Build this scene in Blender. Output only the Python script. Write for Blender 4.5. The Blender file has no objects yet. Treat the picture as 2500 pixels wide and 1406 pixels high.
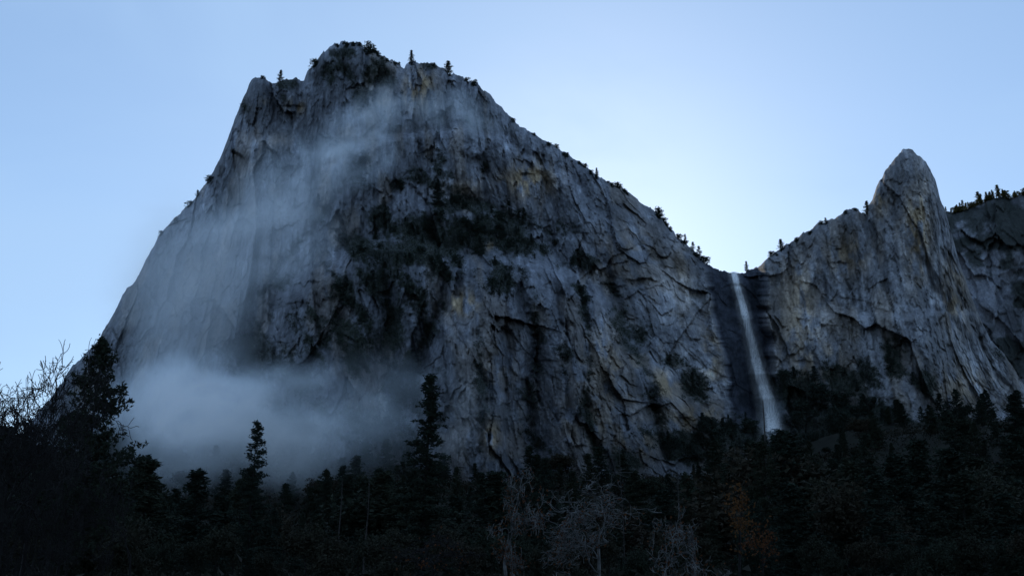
import bpy, math, random
import numpy as np
from mathutils import Vector
random.seed(7); RS=np.random.RandomState(11)
C=bpy.context.scene.collection
F=2430.6; PIT=math.radians(16.0); CP,SP=math.cos(PIT),math.sin(PIT); CZ=1.7
def at(px,py,Y):
    x=(px-1250)/F; u=(703-py)/F; t=Y/(CP-u*SP)
    return t*x, Y+0*t, CZ+t*(SP+u*CP)
# ---------------------------------------------------------------- noise
TB=RS.rand(64,64,64)
def vn(x,y,z=0.0):
    x,y,z=np.broadcast_arrays(np.asarray(x,float),np.asarray(y,float),np.asarray(z,float))
    xi=np.floor(x).astype(int); yi=np.floor(y).astype(int); zi=np.floor(z).astype(int)
    fx=x-xi; fy=y-yi; fz=z-zi
    s=lambda t:t*t*t*(t*(t*6-15)+10)
    fx,fy,fz=s(fx),s(fy),s(fz)
    r=0
    for a in (0,1):
        for b in (0,1):
            for c in (0,1):
                w=(fx if a else 1-fx)*(fy if b else 1-fy)*(fz if c else 1-fz)
                r=r+w*TB[(xi+a)&63,(yi+b)&63,(zi+c)&63]
    return r*2-1
def fbm(x,y,z=0.0,o=4):
    r=0;a=1;n=0
    for i in range(o):
        r=r+a*vn(x*2**i+i*7.3,y*2**i+i*3.1,z+i*5.7); n+=a; a*=.5
    return r/n
def hsh(i,j,k):
    return TB[(i*7+j*13+k)&63,(i*3-j*5+k*11)&63,(i+j*17+k*23)&63]
def vor(x,y,sx,sy,seed,cheb=.5):
    x=x/sx; y=y/sy
    xi=np.floor(x).astype(int); yi=np.floor(y).astype(int)
    best=np.full(x.shape,1e9); sec=np.full(x.shape,1e9); r1=np.zeros(x.shape); dx=np.zeros(x.shape); dy=np.zeros(x.shape); r2=np.zeros(x.shape); r3=np.zeros(x.shape)
    for a in (-1,0,1):
        for b in (-1,0,1):
            i=xi+a; j=yi+b
            cx=i+hsh(i,j,seed); cy=j+hsh(i,j,seed+5)
            ax_=np.abs(x-cx); ay_=np.abs(y-cy)
            d=np.maximum(ax_,ay_)+cheb*np.minimum(ax_,ay_)
            m=d<best
            sec=np.where(m,best,np.minimum(sec,d))
            best=np.where(m,d,best)
            r1=np.where(m,hsh(i,j,seed+9),r1); r2=np.where(m,hsh(i,j,seed+14),r2); r3=np.where(m,hsh(i,j,seed+21),r3)
            dx=np.where(m,(x-cx)*sx,dx); dy=np.where(m,(y-cy)*sy,dy)
    return r1,(r2-.5),(r3-.5),dx,dy,sec-best
def ss(a,b,x):
    t=np.clip((x-a)/(b-a),0,1); return t*t*(3-2*t)
def pdist(px,py,poly):
    d=np.full(np.shape(px),1e9)
    for (x0,y0),(x1,y1) in zip(poly[:-1],poly[1:]):
        vx,vy=x1-x0,y1-y0; t=np.clip(((px-x0)*vx+(py-y0)*vy)/(vx*vx+vy*vy),0,1)
        d=np.minimum(d,np.hypot(px-x0-t*vx,py-y0-t*vy))
    return d
def splat(px,py,L):
    r=np.zeros(np.shape(px))
    for (x,y,rx,ry,a) in L:
        r=np.maximum(r,a*np.exp(-(((px-x)/rx)**2+((py-y)/ry)**2)))
    return r
# ---------------------------------------------------------------- materials
def newmat(name):
    m=bpy.data.materials.new(name); m.use_nodes=True
    nt=m.node_tree; nt.nodes.clear(); return m,nt,nt.nodes,nt.links
def mat_simple(name,col,var=.4,scale=1.0,rough=.9,trans=0.0,bump=0.0,col2=None,tint=None):
    m,nt,N,L=newmat(name)
    o=N.new('ShaderNodeOutputMaterial'); b=N.new('ShaderNodeBsdfPrincipled'); b.inputs['Roughness'].default_value=rough
    b.inputs['Specular IOR Level'].default_value=.15
    tc=N.new('ShaderNodeTexCoord'); n=N.new('ShaderNodeTexNoise'); n.inputs['Scale'].default_value=scale; n.inputs['Detail'].default_value=5
    L.new(tc.outputs['Object'],n.inputs['Vector'])
    r=N.new('ShaderNodeValToRGB'); r.color_ramp.elements[0].position=.3; r.color_ramp.elements[1].position=.7
    c1=[c*(1-var) for c in col]; c2=[c*(1+var) for c in (col2 or col)]
    r.color_ramp.elements[0].color=(*c1,1); r.color_ramp.elements[1].color=(*c2,1)
    L.new(n.outputs['Fac'],r.inputs['Fac']); colr=r.outputs['Color']
    if tint:
        oi=N.new('ShaderNodeObjectInfo'); mx=N.new('ShaderNodeMix'); mx.data_type='RGBA'
        mr=N.new('ShaderNodeMapRange'); mr.inputs['From Min'].default_value=.35; mr.inputs['From Max'].default_value=1; mr.inputs['To Max'].default_value=.85; L.new(oi.outputs['Random'],mr.inputs['Value'])
        L.new(mr.outputs[0],mx.inputs['Factor']); L.new(colr,mx.inputs['A']); mx.inputs['B'].default_value=(*tint,1); colr=mx.outputs['Result']
    L.new(colr,b.inputs['Base Color'])
    if bump:
        bp=N.new('ShaderNodeBump'); bp.inputs['Strength'].default_value=bump; bp.inputs['Distance'].default_value=.05
        L.new(n.outputs['Fac'],bp.inputs['Height']); L.new(bp.outputs['Normal'],b.inputs['Normal'])
    if trans:
        t=N.new('ShaderNodeBsdfTranslucent'); L.new(colr,t.inputs['Color'])
        mx=N.new('ShaderNodeMixShader'); mx.inputs[0].default_value=trans
        L.new(b.outputs[0],mx.inputs[1]); L.new(t.outputs[0],mx.inputs[2]); L.new(mx.outputs[0],o.inputs[0])
    else: L.new(b.outputs[0],o.inputs[0])
    return m
def mat_rock(name):
    m,nt,N,L=newmat(name)
    o=N.new('ShaderNodeOutputMaterial'); b=N.new('ShaderNodeBsdfPrincipled'); b.inputs['Roughness'].default_value=.92
    b.inputs['Specular IOR Level'].default_value=.1
    at_=N.new('ShaderNodeAttribute'); at_.attribute_name='alb'
    tc=N.new('ShaderNodeTexCoord')
    def noise(sc,vec,det=6,rg=.6):
        mp=N.new('ShaderNodeMapping'); mp.inputs['Scale'].default_value=vec; L.new(tc.outputs['Object'],mp.inputs['Vector'])
        n=N.new('ShaderNodeTexNoise'); n.inputs['Scale'].default_value=sc; n.inputs['Detail'].default_value=det; n.inputs['Roughness'].default_value=rg
        L.new(mp.outputs[0],n.inputs['Vector']); return n
    n1=noise(.25,(1,1,.65)); n2=noise(.10,(1,1,.9),8,.76); n3=noise(.5,(1,1,.1),4,.6)
    def mul(c,fac,a,bv):
        mr=N.new('ShaderNodeMapRange'); mr.inputs['From Min'].default_value=.3; mr.inputs['From Max'].default_value=.7
        mr.inputs['To Min'].default_value=a; mr.inputs['To Max'].default_value=bv; L.new(fac,mr.inputs['Value'])
        v=N.new('ShaderNodeVectorMath'); v.operation='SCALE'; L.new(c,v.inputs[0]); L.new(mr.outputs[0],v.inputs['Scale']); return v.outputs[0]
    c=mul(at_.outputs['Color'],n1.outputs['Fac'],.72,1.28); c=mul(c,n2.outputs['Fac'],.64,1.36); c=mul(c,n3.outputs['Fac'],.88,1.12)
    L.new(c,b.inputs['Base Color'])
    bp=N.new('ShaderNodeBump'); bp.inputs['Strength'].default_value=.85; bp.inputs['Distance'].default_value=3.0
    L.new(n2.outputs['Fac'],bp.inputs['Height'])
    bp2=N.new('ShaderNodeBump'); bp2.inputs['Strength'].default_value=.65; bp2.inputs['Distance'].default_value=1.2
    L.new(n1.outputs['Fac'],bp2.inputs['Height']); L.new(bp.outputs[0],bp2.inputs['Normal'])
    L.new(bp2.outputs[0],b.inputs['Normal']); L.new(b.outputs[0],o.inputs[0])
    return m
M={}
M['rock']=mat_rock('granite')
M['needle']=mat_simple('dark needles',(.015,.023,.017),.5,.5,trans=.12,tint=(.024,.029,.018))
M['needle_far']=mat_simple('far needles',(.024,.033,.027),.45,.1,trans=.15)
M['scrub']=mat_simple('scrub foliage',(.036,.045,.037),.5,.03,trans=.12)
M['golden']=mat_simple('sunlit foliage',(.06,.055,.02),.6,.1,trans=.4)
M['leafoak']=mat_simple('oak foliage',(.015,.020,.013),.5,.6,trans=.12,tint=(.028,.021,.014))
M['brush']=mat_simple('undergrowth foliage',(.012,.015,.010),.6,.05,trans=.1,col2=(.018,.016,.011))
M['orange']=mat_simple('autumn foliage',(.08,.036,.013),.4,.8,trans=.3)
M['deadleaf']=mat_simple('dead leaves',(.07,.028,.012),.4,3,trans=.3)
M['darkbark']=mat_simple('dark bark',(.012,.011,.011),.4,2)
M['palebark']=mat_simple('frosted bark',(.03,.029,.028),.95,1.6,bump=.3,col2=(.085,.085,.085))
M['snag']=mat_simple('weathered wood',(.03,.027,.026),.5,1.5)
M['ground']=mat_simple('valley floor',(.009,.010,.007),.4,.08,bump=.3)
# ---------------------------------------------------------------- mesh helpers
def mesh_np(name,V,Fc,mat,parent=None,smooth=False):
    V=np.asarray(V,np.float32); Fc=np.asarray(Fc,np.int32); k=Fc.shape[1]
    me=bpy.data.meshes.new(name); me.vertices.add(len(V)); me.vertices.foreach_set('co',V.ravel())
    me.loops.add(Fc.size); me.loops.foreach_set('vertex_index',Fc.ravel())
    me.polygons.add(len(Fc)); me.polygons.foreach_set('loop_start',np.arange(0,Fc.size,k,dtype=np.int32))
    if smooth: me.polygons.foreach_set('use_smooth',np.ones(len(Fc),bool))
    me.update(calc_edges=True); me.validate()
    me.materials.append(mat)
    o=bpy.data.objects.new(name,me); C.objects.link(o)
    if parent: o.parent=parent
    return o
def tag(o,label=None,cat=None,group=None,kind=None):
    if label:o['label']=label
    if cat:o['category']=cat
    if group:o['group']=group
    if kind:o['kind']=kind
    return o
def empty(name,loc=(0,0,0),rz=0):
    o=bpy.data.objects.new(name,None); C.objects.link(o); o.location=loc; o.rotation_euler=(0,0,rz); o.empty_display_size=.5; return o
def dup(root,loc,rz=0,sc=(1,1,1),label=None,group=None):
    r=root.copy(); C.objects.link(r); r.location=loc; r.rotation_euler=(0,0,rz); r.scale=sc
    if label:r['label']=label
    if group:r['group']=group
    for ch in list(root.children):
        c=ch.copy(); C.objects.link(c); c.parent=r
    return r
# ---------------------------------------------------------------- silhouette and depth of the rock
SIL=[(-60,1230),(20,1120),(90,1010),(130,962),(150,935),(178,890),(200,870),(240,830),(280,760),(310,700),(330,690),(348,650),(390,572),(450,510),(470,490),(520,425),(545,370),(570,300),(590,250),(612,195),(625,187),(645,189),(668,202),(690,197),(742,192),(752,170),(775,150),(790,127),(815,108),(845,102),(868,106),(890,116),(915,124),(950,145),(985,160),(1010,152),(1050,148),(1080,165),(1105,182),(1140,195),(1165,205),(1190,225),(1225,265),(1250,292),(1290,320),(1340,350),(1385,377),(1430,405),(1460,430),(1500,450),(1540,475),(1590,510),(1625,545),(1650,575),(1690,605),(1722,640),(1745,655),(1780,666),(1805,667),(1832,660),(1860,640),(1890,615),(1935,590),(1960,570),(2000,548),(2040,530),(2075,512),(2095,510),(2114,526),(2121,498),(2133,474),(2140,452),(2152,438),(2164,414),(2178,402),(2190,384),(2204,366),(2224,364),(2237,377),(2252,388),(2270,408),(2284,438),(2298,488),(2312,530),(2330,590),(2345,650),(2380,750),(2420,830),(2470,890),(2520,970),(2600,1080)]
sx=np.array([a for a,b in SIL],float); sy=np.array([b for a,b in SIL],float)
def siltop(px):
    t=np.interp(px,sx,sy)
    far=1-np.exp(-((px-1792)/22)**2)
    rough=np.interp(px,[100,560,600,1150,1300,1600,1850,2110,2130,2190,2245,2300,2330],[.7,.7,1.1,1.2,.6,.8,1.1,1.1,1.4,.7,.8,1.2,1.0])
    j=np.floor((px+5*fbm(px/30,px*0+1.2,o=2))/13).astype(int); st=hsh(j,j*0,4)-.5
    j2=np.floor(px/6.0).astype(int); st2=hsh(j2,j2*0,14)-.5
    return t+far*rough*(5*fbm(px/26,px*0+3.3,o=3)+3*fbm(px/7,px*0+9.3,o=2)+6*st+3*st2)
BX=[540,600,640,680,800,900,1000,1100,1200,1350,1450,1550,1650,1750,1820,1900]
BY=[1300,1060,880,700,625,560,555,600,585,612,680,800,930,1000,1130,1300]
GUL=[([(1092,640),(1082,740),(1035,830),(1008,930),(1015,1000)],18,34),
 ([(925,600),(950,760),(935,860),(980,980),(1000,1150)],34,28),
 ([(1290,610),(1270,720),(1312,830),(1298,960),(1325,1180)],17,26),
 ([(1490,680),(1520,800),(1590,930),(1600,1020),(1625,1120)],18,26),
 ([(830,470),(760,560),(690,640),(640,720)],10,9),
 ([(1060,400),(1075,470),(1190,500),(1300,560)],24,12),
 ([(705,260),(740,340),(720,430)],12,10),
 ([(750,200),(850,170),(900,210),(970,180)],20,10),
 ([(2118,530),(2135,600),(2165,700),(2215,800),(2260,900)],13,10),
 ([(2260,640),(2310,760),(2380,860),(2440,990)],16,10),
 ([(1960,600),(2000,690),(2060,800)],14,10),
 ([(1380,420),(1460,520),(1600,640),(1720,780)],16,10),
 ([(560,480),(560,640),(520,800)],20,9),
 ([(1240,330),(1330,440),(1370,540),(1480,640)],14,10),
 ([(1170,390),(1185,470)],10,10),
 ([(2060,560),(2090,700),(2080,820),(2110,930)],10,8),
 ([(1640,640),(1680,760),(1730,860),(1760,960)],10,8),
 ([(1420,700),(1440,850),(1430,1000),(1460,1130)],12,14),
 ([(1160,820),(1180,950),(1170,1100)],12,14),
 ([(860,640),(820,760),(840,880)],14,14),
 ([(960,330),(1000,420),(950,500)],12,9),
 ([(1230,700),(1240,860),(1235,1010),(1250,1130)],9,11),
 ([(1370,720),(1380,860),(1385,1000),(1400,1120)],9,11),
 ([(2150,470),(2190,560),(2250,640),(2300,720)],9,7),
 ([(2300,620),(2350,740),(2400,850),(2470,960)],10,8)]
ROOF=[(1492,695,34,14,8),(1568,683,30,14,14),(1190,972,22,10,7),(1410,1088,20,12,8),(712,742,45,9,7),(1285,425,22,12,6),(715,258,22,8,6),(1190,600,22,12,6),(1225,800,18,9,5),(1700,1020,36,12,8),(1340,880,18,8,5),(2050,640,18,8,5),(1960,880,22,9,5),(1130,790,18,7,4)]
def field(px,py,top):
    X0=(px-1250)/F*1050; Z0=(1400-py)/F*1050
    D=np.interp(px,[-60,150,350,590,640,900,1200,1500,1700,1905,2020,2120,2235,2330,2450,2600],[1330,1250,1150,1050,1010,985,975,1020,1110,1150,1115,1095,1065,1100,1190,1270])
    D=D+(1300-py)*.11
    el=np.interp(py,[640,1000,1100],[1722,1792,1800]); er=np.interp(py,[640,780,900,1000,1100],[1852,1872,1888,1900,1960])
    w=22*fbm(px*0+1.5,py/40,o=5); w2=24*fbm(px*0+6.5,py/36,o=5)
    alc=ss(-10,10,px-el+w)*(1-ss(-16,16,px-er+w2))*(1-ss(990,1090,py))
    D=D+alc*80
    wob=34*fbm(px/70,py/70,4.4,o=5)
    bd=py-np.interp(px,BX,BY)+wob
    b=ss(0,70,bd)
    D=D-105*b
    bul=np.exp(-((px-790)/100.)**2)*45+np.exp(-((px-1170)/95.)**2)*75+np.exp(-((px-1400)/85.)**2)*55
    D=D-b*bul*ss(0,260,bd)
    wob2=20*fbm(px/50,py/50,8.4,o=4)
    D=D-17*ss(-5,20,py-np.interp(px,[560,700,800,950,1100,1200,1400,1600,1750],[330,340,400,330,300,320,440,640,760])+wob2)
    D=D-21*ss(-5,24,py-np.interp(px,[1000,1080,1200,1330,1500,1700],[480,490,505,600,760,1000])+wob2)*(1-b)*ss(980,1040,px)
    for poly,wd,dp in GUL:
        D=D+dp*np.exp(-np.abs(pdist(px+wob*.5,py,poly)/wd)**1.5)
    wr=9*fbm(px/18,py/18,2.7,o=3)
    for (x,y,rx,ry,a) in ROOF:
        q=(py-y+wr)/ry
        D=D+1.2*a*np.exp(-((px-x+wr)/rx)**2)*ss(-.3,.15,q)*np.exp(-np.clip(q,0,9)**2*.5)
    shear=np.interp(px,[200,600,1000,1500,1750,1900,2150,2250,2330,2500],[-.5,-.25,0,.28,.2,.1,.2,.25,.4,.6])
    XX=X0+shear*Z0
    wx=XX+5*fbm(X0/60,Z0/80,1.1,o=2)+.9*fbm(X0/7,Z0/7,2.1,o=3); wz=Z0+6*fbm(X0/60,Z0/60,6.1,o=2)+.3*XX+1.3*fbm(X0/7,Z0/7,3.1,o=3)
    sm=np.ones(px.shape)-.35*splat(px,py,[(430,700,190,260,1),(600,600,120,200,.8)])-.6*alc
    big=1-.3*ss(1880,1960,px)
    cells=[]
    for (cx,cz,amp,tl,sd) in ((85,140,17,.5,3),(33,64,9,.58,17),(14,27,4.2,.64,29),(6.5,11,1.8,.66,41),(3.4,5.5,.7,.66,53)):
        r,a,c,dx,dz,e=vor(wx,wz,cx,cz,sd)
        D=D+sm*(big if cx>10 else 1)*(amp*(r-.5)+tl*(a*dx*1.8+c*dz*.7))
        cells.append((r,e,a,c))
    led=vn(wz/16+1.5*fbm(XX/50,Z0/50,4.2,o=2),XX/140,3.3); D=D-sm*2.5*ss(.25,.5,led)*ss(-.1,.3,fbm(X0/45,Z0/45,19.2,o=2))
    D=D+sm*(20*fbm(X0/120,Z0/200,5.5,o=3)+4*fbm(wx/22,wz/60,2.2,o=3)+.9*fbm(XX/4,Z0/4,7.2,o=3)+1.2*np.abs(fbm(XX/7,Z0/60,9.2,o=4)))
    D=D+28*np.exp(-(py-top)/14.)
    return D,alc,b,bd,cells,XX,X0,Z0
VEG=[(1010,560,110,45,1),(1130,500,90,28,1),(1200,560,140,45,1),(1000,620,150,42,1),(880,600,60,45,.95),(930,530,40,50,1),(1100,650,60,60,.8),(1260,600,80,40,1),(1230,680,45,50,.9),(1080,590,130,50,1),(850,720,70,55,.8),(780,640,60,24,.5),(690,690,40,30,.7),(620,880,70,120,.95),(870,870,60,60,.8),(960,800,40,80,.9),(1000,900,30,60,.9),(1420,640,60,28,.9),(1330,600,60,30,.8),(980,450,40,20,.8),(1010,440,60,20,.7),(880,400,40,50,.7),(830,180,70,50,.65),(920,180,60,50,.85),(840,130,50,18,.9),(700,205,50,14,.9),(890,240,40,50,.7),(1050,160,50,14,.7),(1140,490,40,14,1),(1560,820,40,40,.6),(1700,940,50,40,.75),(1640,880,40,30,.6),(1800,1060,120,40,1),(1700,1090,120,50,.9),(1650,1060,50,20,.5),(1950,960,90,70,.95),(2080,930,90,50,.9),(2010,1060,170,90,1),(2180,880,35,60,.9),(2260,930,40,50,.85),(2300,1060,160,80,.9),(2150,1040,150,90,.85),(2450,860,40,40,.6),(1380,870,30,40,.6),(700,1040,120,70,.9),(900,1050,90,70,.8),(540,1060,200,80,1),(340,1100,200,80,1),(900,1150,200,50,.8),(1530,1130,40,60,.8),(1340,1150,50,70,.6),(760,780,90,40,.6),(660,760,40,60,.6),(1185,395,16,30,.5),(1700,610,36,16,.8),(600,260,20,30,.4),(660,240,60,16,.4),(950,690,160,60,.85),(870,800,120,90,.65),(1050,430,120,30,.55),(1350,560,90,30,.6),(780,850,160,60,.6),(1020,720,50,90,.8),(720,900,90,90,.65),(1300,760,30,90,.6),(1520,760,30,60,.5),(1290,1000,30,90,.55),(1600,1040,40,60,.55)]
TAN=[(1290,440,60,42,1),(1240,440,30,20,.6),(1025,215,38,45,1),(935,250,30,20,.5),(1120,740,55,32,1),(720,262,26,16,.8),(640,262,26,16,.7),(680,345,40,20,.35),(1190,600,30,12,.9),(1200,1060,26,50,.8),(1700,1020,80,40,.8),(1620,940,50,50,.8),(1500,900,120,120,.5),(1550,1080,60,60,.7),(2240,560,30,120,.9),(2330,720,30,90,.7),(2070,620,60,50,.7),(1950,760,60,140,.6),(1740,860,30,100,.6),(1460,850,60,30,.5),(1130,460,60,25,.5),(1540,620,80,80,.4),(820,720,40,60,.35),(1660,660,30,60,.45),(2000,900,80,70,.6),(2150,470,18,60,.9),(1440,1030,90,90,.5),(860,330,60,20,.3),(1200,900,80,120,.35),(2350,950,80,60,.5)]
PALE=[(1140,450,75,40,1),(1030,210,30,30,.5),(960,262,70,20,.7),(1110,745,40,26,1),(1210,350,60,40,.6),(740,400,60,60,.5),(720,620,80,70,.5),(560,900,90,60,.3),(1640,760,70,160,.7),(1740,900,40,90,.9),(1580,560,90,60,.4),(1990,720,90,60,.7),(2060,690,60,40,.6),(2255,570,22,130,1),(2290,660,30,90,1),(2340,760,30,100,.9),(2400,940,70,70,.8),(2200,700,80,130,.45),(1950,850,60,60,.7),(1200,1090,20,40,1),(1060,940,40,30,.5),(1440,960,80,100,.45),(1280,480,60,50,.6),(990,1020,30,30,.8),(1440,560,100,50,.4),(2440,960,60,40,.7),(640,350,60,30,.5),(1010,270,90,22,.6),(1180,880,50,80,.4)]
DARK=[(860,760,260,170,.6),(1230,840,180,160,.38),(820,170,110,70,.4),(650,230,90,70,.45),(760,300,60,60,.3),(2195,430,60,70,.45),(2100,560,60,60,.3),(1470,500,160,60,.3),(1420,430,80,40,.3),(1120,570,280,80,.5),(1800,1100,200,60,.8),(2260,1100,300,140,.7),(2100,1080,300,120,.75),(1980,980,120,70,.6),(700,1150,500,110,.85),(1300,1230,500,140,.8),(850,900,250,120,.6),(1100,1150,250,100,.65),(1300,1000,340,150,.42),(1500,1130,300,80,.55)]  # patches of darker albedo; toward the cliff foot they paint shade into the rock
NX,NY=1180,520
pxs=np.concatenate([np.linspace(-60,150,30)[:-1],np.linspace(150,2600,NX)])
NXX=len(pxs)
top=siltop(pxs)
v=np.linspace(0,1,NY)
PX=np.repeat(pxs[None,:],NY,0); TOP=np.repeat(top[None,:],NY,0)
PY=TOP+v[:,None]*(1330-TOP)
D,alc,bt,bd,cells,XX,X0,Z0=field(PX,PY,TOP)
GX,GY,GZ=at(PX,PY,D)
veg=splat(PX,PY,VEG)
for poly,wd,dp in GUL[:6]+GUL[17:20]:
    veg=np.maximum(veg,.55*np.exp(-(pdist(PX,PY,poly)/(wd*1.5))**2))
dg=XX*.5+Z0*.85
veg=np.clip(veg+.6*fbm(XX/26,dg/12,3.7,o=6)+.25*fbm(X0/4,Z0/3,3.7,o=2)+.03,0,1)
vegm=ss(.36,.78,veg)
streak=fbm(XX/3.2,Z0/50,1.7,o=4); streak2=fbm(XX/14,Z0/90,5.7,o=4)
lum=.195*(1+.35*fbm(X0/40,Z0/40,8.8,o=5))
lum=lum*(.83+.34*cells[1][0])*(.81+.38*cells[2][0])*(.84+.32*cells[3][0])*(.92+.16*cells[4][0])
lum=lum*(1+.22*streak+.22*streak2)
crk=ss(.0,.4,fbm(X0/30,Z0/30,21.3,o=3)+.3)
lum=lum*(1-.28*crk*np.exp(-(cells[1][1]/.012)**2))*(1-.25*crk*np.exp(-(cells[2][1]/.03)**2))
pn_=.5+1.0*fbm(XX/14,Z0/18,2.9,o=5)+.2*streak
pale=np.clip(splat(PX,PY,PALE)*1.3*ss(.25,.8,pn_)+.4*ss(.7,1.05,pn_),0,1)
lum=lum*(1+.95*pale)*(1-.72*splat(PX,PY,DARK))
st=ss(.1,.5,fbm(XX/8,Z0/100,11.3,o=4))*ss(-.1,.3,fbm(X0/60,Z0/60,13.3,o=2)); lum=lum*(1-.35*st)
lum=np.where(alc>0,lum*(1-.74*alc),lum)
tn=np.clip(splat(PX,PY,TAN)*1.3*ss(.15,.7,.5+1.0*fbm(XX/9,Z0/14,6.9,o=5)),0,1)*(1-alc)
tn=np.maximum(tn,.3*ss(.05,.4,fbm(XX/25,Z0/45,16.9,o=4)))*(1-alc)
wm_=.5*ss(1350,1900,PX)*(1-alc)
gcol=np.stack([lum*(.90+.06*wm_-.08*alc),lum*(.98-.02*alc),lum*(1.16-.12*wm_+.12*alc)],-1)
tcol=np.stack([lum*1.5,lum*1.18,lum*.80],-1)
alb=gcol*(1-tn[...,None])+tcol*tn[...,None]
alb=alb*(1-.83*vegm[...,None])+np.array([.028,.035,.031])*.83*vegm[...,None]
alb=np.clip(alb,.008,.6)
BACK=[(4,-.8),(14,1),(45,8),(120,30),(260,110),(420,260),(600,640)]
def rock(name,c0,c1,label):
    n=c1-c0
    P=np.stack([GX[:,c0:c1],GY[:,c0:c1],GZ[:,c0:c1]],-1)
    T=P[0]; rows=[]
    for dy,dz in reversed(BACK):
        R=T.copy(); R[:,1]+=dy; R[:,2]-=dz; R[:,2]=np.maximum(R[:,2],-30)
        R[:,0]*=(1+dy/2500.)
        rows.append(R)
    P=np.concatenate([np.array(rows),P],0); nb=len(BACK)
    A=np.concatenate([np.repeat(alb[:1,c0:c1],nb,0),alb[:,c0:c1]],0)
    r=P.shape[0]; idx=np.arange(r*n).reshape(r,n)
    Q=np.stack([idx[1:,:-1],idx[1:,1:],idx[:-1,1:],idx[:-1,:-1]],-1).reshape(-1,4)
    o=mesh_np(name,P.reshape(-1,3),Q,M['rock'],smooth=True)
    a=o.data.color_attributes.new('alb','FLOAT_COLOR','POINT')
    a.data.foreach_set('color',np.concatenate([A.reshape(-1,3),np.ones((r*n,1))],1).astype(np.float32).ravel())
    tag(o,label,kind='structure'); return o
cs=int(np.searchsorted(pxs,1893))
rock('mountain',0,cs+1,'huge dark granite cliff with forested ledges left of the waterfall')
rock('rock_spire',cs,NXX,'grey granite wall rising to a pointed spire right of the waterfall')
def gridpoint(px,py):
    c=int(np.clip(np.searchsorted(pxs,px),0,NXX-1)); r=int(np.clip(round((py-top[c])/(1330-top[c])*(NY-1)),0,NY-1))
    return GX[r,c],GY[r,c],GZ[r,c]
# ---------------------------------------------------------------- far ridge
fx=np.linspace(2200,2760,300); ft=np.interp(fx,[2200,2312,2345,2385,2400,2450,2500,2600,2760],[560,520,514,498,490,484,476,466,474])+12*fbm(fx/22,fx*0+2.2,o=5)
fv=np.linspace(0,1,240); FX=np.repeat(fx[None],240,0); FY=ft[None]+fv[:,None]*(1250-ft[None])
x0=(FX-1250)/F*1600; z0=(1400-FY)/F*1600
FD=1600+(1250-FY)*.25+40*fbm(x0/90,z0/120,2.2,o=4)
for (cx,cz,amp,tl,sd) in ((90,130,34,.6,3),(34,60,18,.7,17),(14,26,7,.7,29)):
    r_,a_,c_,dx,dz,e=vor(x0+14*fbm(x0/40,z0/40,3.3)+z0*.3,z0+14*fbm(x0/40,z0/40,1.3),cx,cz,sd+50); FD=FD+amp*(r_-.5)+tl*(a_*dx+c_*dz)
    if cx==34: fr=r_
    if cx==14: fr2=r_
FD=FD+50*np.exp(-(FY-ft[None])/20)
ax,ay,az=at(FX,FY,FD)
fl=.12*(.6+.8*fr)*(.7+.6*fr2)*(1+.5*fbm((x0+.4*z0)/5,z0/60,1.2))*(1+.9*splat(FX,FY,[(2400,700,50,90,1)]))
fveg=ss(.38,.64,np.clip(splat(FX,FY,[(2450,570,180,80,.9),(2400,520,200,40,1),(2480,640,60,60,.7),(2470,860,90,60,.9),(2500,720,40,60,.6)])+.7*fbm(x0/24,z0/16,1.9,o=5),0,1))
fa=np.stack([fl*.92,fl*.98,fl*1.14],-1)*(1-.85*fveg[...,None])+np.array([.020,.025,.022])*.85*fveg[...,None]
P=np.stack([ax,ay,az],-1); rows=[]
for dy,dz in reversed(BACK):
    R=P[0].copy(); R[:,1]+=dy; R[:,2]-=dz; rows.append(R)
P=np.concatenate([np.array(rows),P],0); fa=np.concatenate([np.repeat(fa[:1],len(BACK),0),fa],0)
r,n=P.shape[:2]; idx=np.arange(r*n).reshape(r,n); Q=np.stack([idx[1:,:-1],idx[1:,1:],idx[:-1,1:],idx[:-1,:-1]],-1).reshape(-1,4)
o=mesh_np('far_ridge',P.reshape(-1,3),Q,M['rock'],smooth=True)
a=o.data.color_attributes.new('alb','FLOAT_COLOR','POINT'); a.data.foreach_set('color',np.concatenate([fa.reshape(-1,3),np.ones((r*n,1))],1).astype(np.float32).ravel())
tag(o,'dark wooded ridge standing behind the pointed spire at the right edge',kind='structure')
# ---------------------------------------------------------------- ground
def gz(x,y):
    x=np.asarray(x,float); y=np.asarray(y,float)
    z=72*ss(330,880,y)+85*ss(560,1100,y)*ss(150,420,x)+25*ss(600,900,y)*np.exp(-((x+260)/150.)**2)
    return z+ss(60,300,y)*(3*fbm(x/60,y/60,1.3,o=3))+ss(450,800,y)*14*fbm(x/80,y/120,4.3,o=3)+.15*fbm(x/6,y/6,2.2,o=2)
gx=np.concatenate([np.linspace(-6000,-900,12)[:-1],np.linspace(-900,1100,161),np.linspace(1100,6000,12)[1:]])
gy=np.concatenate([np.linspace(-3000,-60,8)[:-1],np.linspace(-60,1400,150),np.linspace(1400,9000,14)[1:]])
AX,AY=np.meshgrid(gx,gy); AZ=gz(AX,AY)
idx=np.arange(AX.size).reshape(AX.shape); Q=np.stack([idx[:-1,:-1],idx[:-1,1:],idx[1:,1:],idx[1:,:-1]],-1).reshape(-1,4)
tag(mesh_np('ground',np.stack([AX,AY,AZ],-1).reshape(-1,3),Q,M['ground'],smooth=True),'dark valley floor and wooded talus below the cliffs',kind='structure')
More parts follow.
